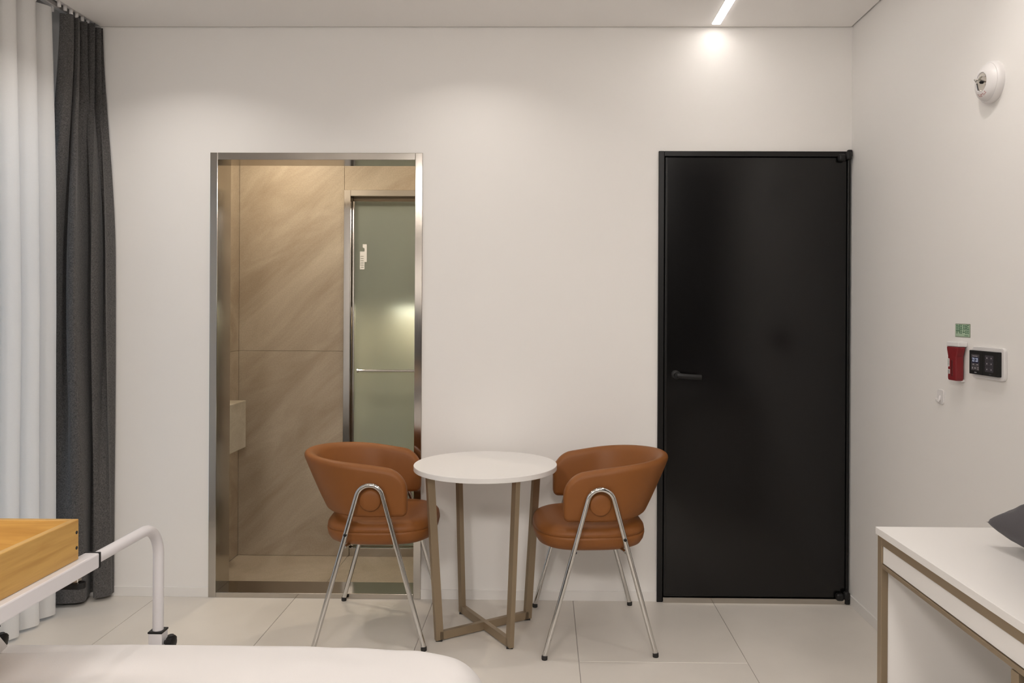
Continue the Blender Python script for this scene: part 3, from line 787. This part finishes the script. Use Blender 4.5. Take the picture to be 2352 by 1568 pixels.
# ------------------------------------------------------------------ overbed table
ot = thing('overbed_table', (-1.14, 1.93, 0), 'white steel overbed table with oak tray straddling the bed', 'table')
o_ = ot.location
ZB = 0.7245
for ix, x in enumerate((-0.938, -1.354)):
    MB(o_).box(x - 0.0155, x + 0.0155, 0.66, 1.645, ZB - 0.0155, ZB + 0.0155, 0.003).build('beam', 'white_steel', ot)
    c_ = MB(o_); c_.box(x - 0.0165, x + 0.0165, 1.644, 1.649, ZB - 0.0165, ZB + 0.0165, 0.001); c_.build('end_cap', 'black', ot)
    pts = [(x, 1.60, ZB), (x, 1.70, ZB), (x, 1.80, ZB)]
    rb = 0.075
    for k in range(0, 13):
        a_ = PI / 2 * k / 12
        pts.append((x, 1.93 - rb + rb * math.sin(a_), ZB - rb + rb * math.cos(a_)))
    pts += [(x, 1.93, 0.58), (x, 1.93, 0.45)]
    MB(o_).tube(pts, 0.0125, 18).build('bent_tube', 'white_steel', ot, True, 60)
    po = MB(o_).box(x - 0.0165, x + 0.0165, 1.9135, 1.9465, 0.06, 0.462, 0.002).build('post', 'white_steel', ot)
    MB(o_).box(x - 0.0175, x + 0.0175, 1.9125, 1.9475, 0.462, 0.4665, 0.001).build('collar', 'black', po)
    kn = MB(o_)
    for q in range(5):
        a_ = 2 * PI * q / 5 + 0.4
        kn.tube([(x + 0.032, 1.93, 0.436), (x + 0.032, 1.93 + 0.016 * math.cos(a_), 0.436 + 0.018 * math.sin(a_))], 0.0075, 10)
    kn.lathe([(0.012, 0), (0.017, 0.004), (0.017, 0.016), (0.012, 0.019)], 16, Matrix.Translation((x + 0.022, 1.93, 0.436)) @ Matrix.Rotation(PI / 2, 4, 'Y'))
    kn.tube([(x + 0.016, 1.93, 0.436), (x + 0.024, 1.93, 0.436)], 0.005, 10)
    kn.build('knob', 'black', po, True, 50)
    # near end post and floor runner
    MB(o_).box(x - 0.0165, x + 0.0165, 0.60, 0.633, 0.06, ZB + 0.0155, 0.002).build('post', 'white_steel', ot)
    MB(o_).box(x - 0.0155, x + 0.0155, 0.633, 0.66, ZB - 0.0155, ZB + 0.0155).build('joint', 'white_steel', ot)
    MB(o_).box(x - 0.02, x + 0.02, 0.56, 1.99, 0.03, 0.06, 0.003).build('floor_runner', 'white_steel', ot)
    for y in (0.60, 1.95):
        MB(o_).lathe([(0.014, 0.0), (0.016, 0.003), (0.016, 0.03)], 16, Matrix.Translation((x, y, 0))).build('rubber_foot', 'rubber', ot, True)
# locking clip under the right beam
lc = MB(o_)
pts = []
xx, yy, zz = -0.957, 1.595, 0.690
for k in range(13):
    a_ = -PI / 2 + PI * k / 12
    pts.append((xx + 0.024 + 0.010 * math.cos(a_), yy + 0.012 * math.sin(a_)))
pts = [(xx - 0.020, yy - 0.012)] + pts + [(xx + 0.01, yy + 0.012)]
rows = [[Vector((px, py, zz + dz)) for dz in (-0.0055, 0.0055)] for px, py in pts]
rows2 = []
for px, py in pts: rows2.append([Vector((px, py, zz - 0.0055)), Vector((px, py, zz + 0.0055)), Vector((px * 0.998 + xx * 0.002, py + (0.003 if py < yy else -0.003), zz + 0.0055)), Vector((px * 0.998 + xx * 0.002, py + (0.003 if py < yy else -0.003), zz - 0.0055))])
lc.grid(rows2, closed_u=True, cap=True)
lc.build('locking_clip', 'black', ot)
MB(o_).box(-0.952, -0.934, 1.588, 1.602, 0.694, 0.7095, 0.002).build('clip_bracket', 'steel', ot)
# oak tray
TX0, TX1, TY0, TY1, TZ0, TZ1, tt = -1.364, -0.940, 0.85, 1.600, ZB + 0.0160, 0.822, 0.013
tr = MB(o_).box(TX0 + tt, TX1 - tt, TY0 + tt, TY1 - tt, TZ0, TZ0 + 0.012).build('tray_base', 'oak', ot)
for x0 in (TX0, TX1 - tt):
    sb_ = MB(o_).box(x0, x0 + tt, TY0, TY1, TZ0, TZ1, 0.0015).build('tray_side', 'oak', ot)
    xs = x0 + tt if x0 > -1.2 else x0
    for z in (TZ0 + 0.025, TZ0 + 0.056):
        sc_ = MB(o_); sc_.lathe([(0.0035, -0.001), (0.0035, 0.0006)], 12, Matrix.Translation((xs, TY1 - 0.0075, z)) @ Matrix.Rotation(PI / 2, 4, 'Y'))
        sc_.build('screw', 'rubber', sb_)
for y0 in (TY0, TY1 - tt):
    MB(o_).box(TX0 + tt, TX1 - tt, y0, y0 + tt, TZ0, TZ1, 0.0015).build('tray_end', 'oak_x', ot)

# ------------------------------------------------------------------ desk
KX0, KX1, KY0, KY1, KZ = 0.800, 1.300, 1.06, 1.939, 0.73
dk = thing('desk', ((KX0 + KX1) / 2, (KY0 + KY1) / 2, 0), 'white desk with slim champagne metal frame against the right wall', 'desk')
o_ = dk.location
MB(o_).box(KX0, KX1, KY0, KY1, KZ - 0.017, KZ, 0.001).build('desktop', 'white_lam', dk)
LX, LY = 0.016, 0.022
xa, ya = KX0 + 0.003, KY1 - 0.006
z1 = KZ - 0.017
for y in (ya, 1.383, KY0 + 0.03):
    for x in (xa, KX1 - 0.006 - LX):
        MB(o_).box(x, x + LX, y - LY, y, 0.0, z1 if y != 1.383 else z1 - 0.0762, 0.0008).build('leg', 'champagne', dk)
for nm, za, zb_ in (('top_rail', z1 - 0.020, z1), ('bottom_rail', z1 - 0.074, z1 - 0.0645)):
    MB(o_).box(xa, xa + LX, KY0 + 0.03, ya - LY, za, zb_, 0.0008).build(nm, 'champagne', dk)
    for y in (ya - LY, KY0 + 0.03):
        MB(o_).box(xa + LX, KX1 - 0.006 - LX, y, y + LX, za, zb_, 0.0008).build(nm, 'champagne', dk)
for y0, y1 in ((KY0 + 0.035, ya - LY - 0.002),):
    MB(o_).box(xa + 0.003, xa + 0.017, y0, y1, z1 - 0.0625, z1 - 0.0215, 0.0008).build('drawer', 'white_lam', dk)
MB(o_).box(xa + 0.018, KX1 - 0.03, KY0 + 0.05, ya - 0.03, z1 - 0.060, z1 - 0.021).build('drawer_box', 'white_lam', dk)
MB(o_).box(xa + LX - 0.0005, KX1 - 0.006 - LX, ya - 0.018, ya - 0.004, 0.02, z1 - 0.076).build('end_panel', 'white_lam', dk)
MB(o_).box(xa + LX - 0.0005, KX1 - 0.006 - LX, 1.365, 1.379, 0.02, z1 - 0.076).build('end_panel', 'white_lam', dk)
tag(cushion('cushion', (1.135, 1.585, KZ + 0.052), 0.150, 0.215, 0.066, 'grey_fabric', Matrix.Rotation(0.02, 3, 'Z'), 0.10, 7.0, n=60, pe=0.55), 'dark grey cushion lying on the white desk', 'cushion')

# ------------------------------------------------------------------ things on the right wall
WX = Matrix(((0, 0, -1, 0), (-1, 0, 0, 0), (0, 1, 0, 0), (0, 0, 0, 1)))   # local x -> -y (rightwards as seen), y -> up, z -> into the room
def onwall(y, z, d=0.0): return Matrix.Translation((XR - d, y, z)) @ WX
# heat detector
sd_ = thing('fire_detector', (XR, 2.357, 1.922), 'round white fire detector high on the right wall', 'detector')
o_ = sd_.location
mt = onwall(2.357, 1.922)
MB(o_).lathe([(0.0605, 0), (0.0605, 0.010), (0.059, 0.016), (0.056, 0.019)], 48, mt).build('base', 'white_plastic', sd_, True, 35)
MB(o_).lathe([(0.054, 0.018), (0.0545, 0.020), (0.050, 0.027), (0.042, 0.033), (0.032, 0.036), (0.029, 0.0365), (0.028, 0.034), (0.014, 0.033)], 48, mt).build('dome', 'white_plastic', sd_, True, 35)
sp = MB(o_)
for k in range(3):
    a_ = 2 * PI * k / 3 + 0.5
    c_, s_ = math.cos(a_), math.sin(a_)
    sp.tube([mt @ Vector((0.026 * c_, 0.026 * s_, 0.033)), mt @ Vector((0.024 * c_, 0.024 * s_, 0.044)), mt @ Vector((0.004 * c_, 0.004 * s_, 0.049))], 0.0022, 8)
sp.build('sensor_cage', 'chrome', sd_, True)
MB(o_).lathe([(0.0045, 0.033), (0.0045, 0.038), (0.002, 0.041)], 16, mt).build('sensor', 'black', sd_, True)
MB(o_).lathe([(0.026, 0.0332), (0.0255, 0.0342), (0.012, 0.0345)], 32, mt).build('sensor_well', M['steel'], sd_, True)
pr = MB(o_)
for k in range(9):
    a_ = -PI / 2 - 0.52 + 0.13 * k
    for rr_ in (0.0365, 0.0405):
        if (k * 7 + int(rr_ * 1000)) % 5 == 0: continue
        c = Vector((rr_ * math.cos(a_), rr_ * math.sin(a_), 0.0355 - (rr_ - 0.036) * 0.55))
        t_ = Vector((-math.sin(a_), math.cos(a_), 0)) * 0.0016; n_ = Vector((math.cos(a_), math.sin(a_), -0.35)) * 0.0013; up = Vector((0, 0, 0.0006))
        pr.grid([[mt @ (c - t_ - n_ + up), mt @ (c + t_ - n_ + up)], [mt @ (c - t_ + n_ + up), mt @ (c + t_ + n_ + up)]])
pr.build('red_print', 'red_ink', sd_)

# green sticker
gs = thing('sticker', (XR, 2.5215, 1.191), 'small green sign with lettering above the red flashlight', 'sign')
o_ = gs.location
mt = onwall(2.5215, 1.191)
lm = Matrix.Translation(-Vector(o_)) @ mt
MB(o_).prism([(-0.0445, -0.021), (0.0445, -0.021), (0.0445, 0.0195), (0.043, 0.021), (-0.043, 0.021), (-0.0445, 0.0195)], 0, 0.0008, lambda a, b, d: mt @ Vector((a, b, d))).build('border', 'grey_green', gs)
MB(o_).box(-0.0425, 0.0425, -0.019, 0.019, 0.0008, 0.0011).build('face', 'green_paper', gs).data.transform(Matrix.Translation(Vector(o_)))
gs.children[-1].data.transform(lm)
text_mesh('lettering', '휴대용 조명등', 'green_ink', 0.0165, lm @ Matrix.Translation((0, 0.0018, 0.0013)), gs, 0.82, 1.95)
MB().box(0.012, 0.034, -0.0165, -0.0150, 0.0011, 0.0013).build('small_print', 'green_ink', gs).data.transform(lm)

# red flashlight in its wall holder
fl_ = thing('flashlight', (XR, 2.528, 1.09), 'red emergency flashlight hanging in a white wall holder', 'flashlight')
o_ = fl_.location
mt = onwall(2.528, 1.09); lm = Matrix.Translation(-Vector(o_)) @ mt
def P(a, b, d): return mt @ Vector((a, b, d))
MB(o_).prism([(-0.035, 0.050), (0.035, 0.050), (0.034, 0.042), (0.0245, 0.020), (0.024, -0.050), (0.022, -0.056), (-0.024, -0.056), (-0.0275, -0.050), (-0.027, 0.020), (-0.0345, 0.042)], 0.006, 0.030, P, 0.003).build('body', 'red', fl_)
MB(o_).prism([(-0.006, 0.008), (0.006, 0.008), (0.006, -0.042), (-0.006, -0.042)], 0.0290, 0.0315, P, 0.001).build('grip_groove', 'darkred', fl_)
MB(o_).prism([(-0.0365, 0.0505), (0.0365, 0.0505), (0.0365, 0.066), (-0.0365, 0.066)], 0.0, 0.030, P, 0.003).build('holder', 'white_plastic', fl_)
MB(o_).prism([(-0.012, -0.060), (0.020, -0.060), (0.020, -0.052), (-0.012, -0.052)], 0.0, 0.012, P, 0.002).build('lower_clip', 'white_plastic', fl_)
lb = MB(o_).prism([(-0.0265, 0.012), (-0.0155, 0.012), (-0.0155, -0.013), (-0.0265, -0.013)], 0.030, 0.0306, P).build('label', 'paper', fl_)
lb2 = MB(o_).prism([(-0.0255, -0.022), (-0.0125, -0.022), (-0.0125, -0.036), (-0.0255, -0.036)], 0.030, 0.0306, P).build('label', 'paper', fl_)
ln = MB(o_)
for k in range(6): ln.prism([(-0.0250, 0.009 - k * 0.0036), (-0.0175, 0.009 - k * 0.0036), (-0.0175, 0.0075 - k * 0.0036), (-0.0250, 0.0075 - k * 0.0036)], 0.0306, 0.0308, P)
ln.build('print', 'ink', lb)
ln = MB(o_)
for k in range(3): ln.prism([(-0.0240, -0.0245 - k * 0.004), (-0.0140, -0.0245 - k * 0.004), (-0.0140, -0.0265 - k * 0.004), (-0.0240, -0.0265 - k * 0.004)], 0.0306, 0.0308, P)
ln.build('print', 'ink', lb2)

# thermostat and light switch on one plate
th_ = thing('thermostat', (XR, 2.3585, 1.0985), 'black heating controller and touch switch on a white wall plate', 'thermostat')
o_ = th_.location
mt = onwall(2.3585, 1.0985); lm = Matrix.Translation(-Vector(o_)) @ mt
def rrect(x0, x1, y0, y1, r, n=6):
    out = []
    for cx_, cy_, a0 in ((x1 - r, y1 - r, 0), (x0 + r, y1 - r, PI / 2), (x0 + r, y0 + r, PI), (x1 - r, y0 + r, 1.5 * PI)):
        for k in range(n + 1):
            a_ = a0 + PI / 2 * k / n; out.append((cx_ + r * math.cos(a_), cy_ + r * math.sin(a_)))
    return out
MB(o_).prism(rrect(-0.0915, 0.0795, -0.047, 0.047, 0.012), 0, 0.009, P, 0.0015).build('wall_plate', 'white_plastic', th_)
mods = MB(o_).prism(rrect(-0.0845, -0.0095, -0.0355, 0.0355, 0.002), 0.009, 0.021, P, 0.001).build('controller', 'black', th_)
mods2 = MB(o_).prism(rrect(-0.0090, 0.0665, -0.0355, 0.0355, 0.002), 0.009, 0.021, P, 0.001).build('switch', 'black', th_)
MB(o_).prism(rrect(-0.0720, -0.0290, -0.024, 0.024, 0.001), 0.021, 0.0214, P).build('display', 'lcd', mods)
MB(o_).prism(rrect(-0.0695, -0.0315, -0.002, 0.0155, 0.001), 0.0214, 0.0216, P).build('display_field', 'lcd_dark', mods)
text_mesh('digits', '22 23', 'digit', 0.0155, lm @ Matrix.Translation((-0.0505, 0.0072, 0.0218)), mods, 0.90, 1.05)
for a, b, w_, h_ in ((A - 0.0045, B, W_, H_) for A, B, W_, H_ in ((-0.047, 0.0185, 0.026, 0.0016), (-0.056, -0.0062, 0.008, 0.0022), (-0.034, -0.0062, 0.008, 0.0022), (-0.061, -0.017, 0.0035, 0.005), (-0.046, -0.017, 0.009, 0.0025), (-0.030, -0.0155, 0.006, 0.0025), (-0.030, -0.0205, 0.006, 0.0018), (-0.044, -0.0295, 0.012, 0.0018))):
    ic = MB(o_); ic.prism([(a - w_ / 2, b - h_ / 2), (a + w_ / 2, b - h_ / 2), (a + w_ / 2, b + h_ / 2), (a - w_ / 2, b + h_ / 2)], 0.0214, 0.0218, P)
    ic.build('icon', 'icon', mods)
for r_ in range(3):
    for c_ in range(2):
        a, b = 0.0130 + 0.0225 * c_, 0.0165 - 0.0165 * r_
        kk = MB(o_).prism(rrect(a - 0.0108, a + 0.0108, b - 0.0077, b + 0.0077, 0.001), 0.021, 0.0215, P).build('touch_key', 'grey_btn', mods2)
        MB(o_).lathe([(0.0022, 0.0215), (0.0022, 0.0217)], 10, mt @ Matrix.Translation((a, b, 0))).build('mark', 'icon', kk)
MB(o_).prism(rrect(0.024, 0.036, -0.0315, -0.0285, 0.001), 0.021, 0.0212, P).build('mark', 'grey_btn', mods2)

# little white hook
hk = thing('wall_hook', (XR, 2.655, 0.969), 'small white adhesive hook on the right wall below the flashlight', 'hook')
o_ = hk.location
mt = onwall(2.655, 0.969)
MB(o_).prism(rrect(-0.022, 0.022, -0.024, 0.024, 0.010), 0, 0.004, P, 0.0012).build('plate', 'white_plastic', hk)
MB(o_).tube([P(0, 0.004, 0.003), P(0, -0.008, 0.006), P(0, -0.016, 0.011), P(0, -0.012, 0.015), P(0, -0.006, 0.016)], 0.004, 10).build('prong', 'white_plastic', hk, True)
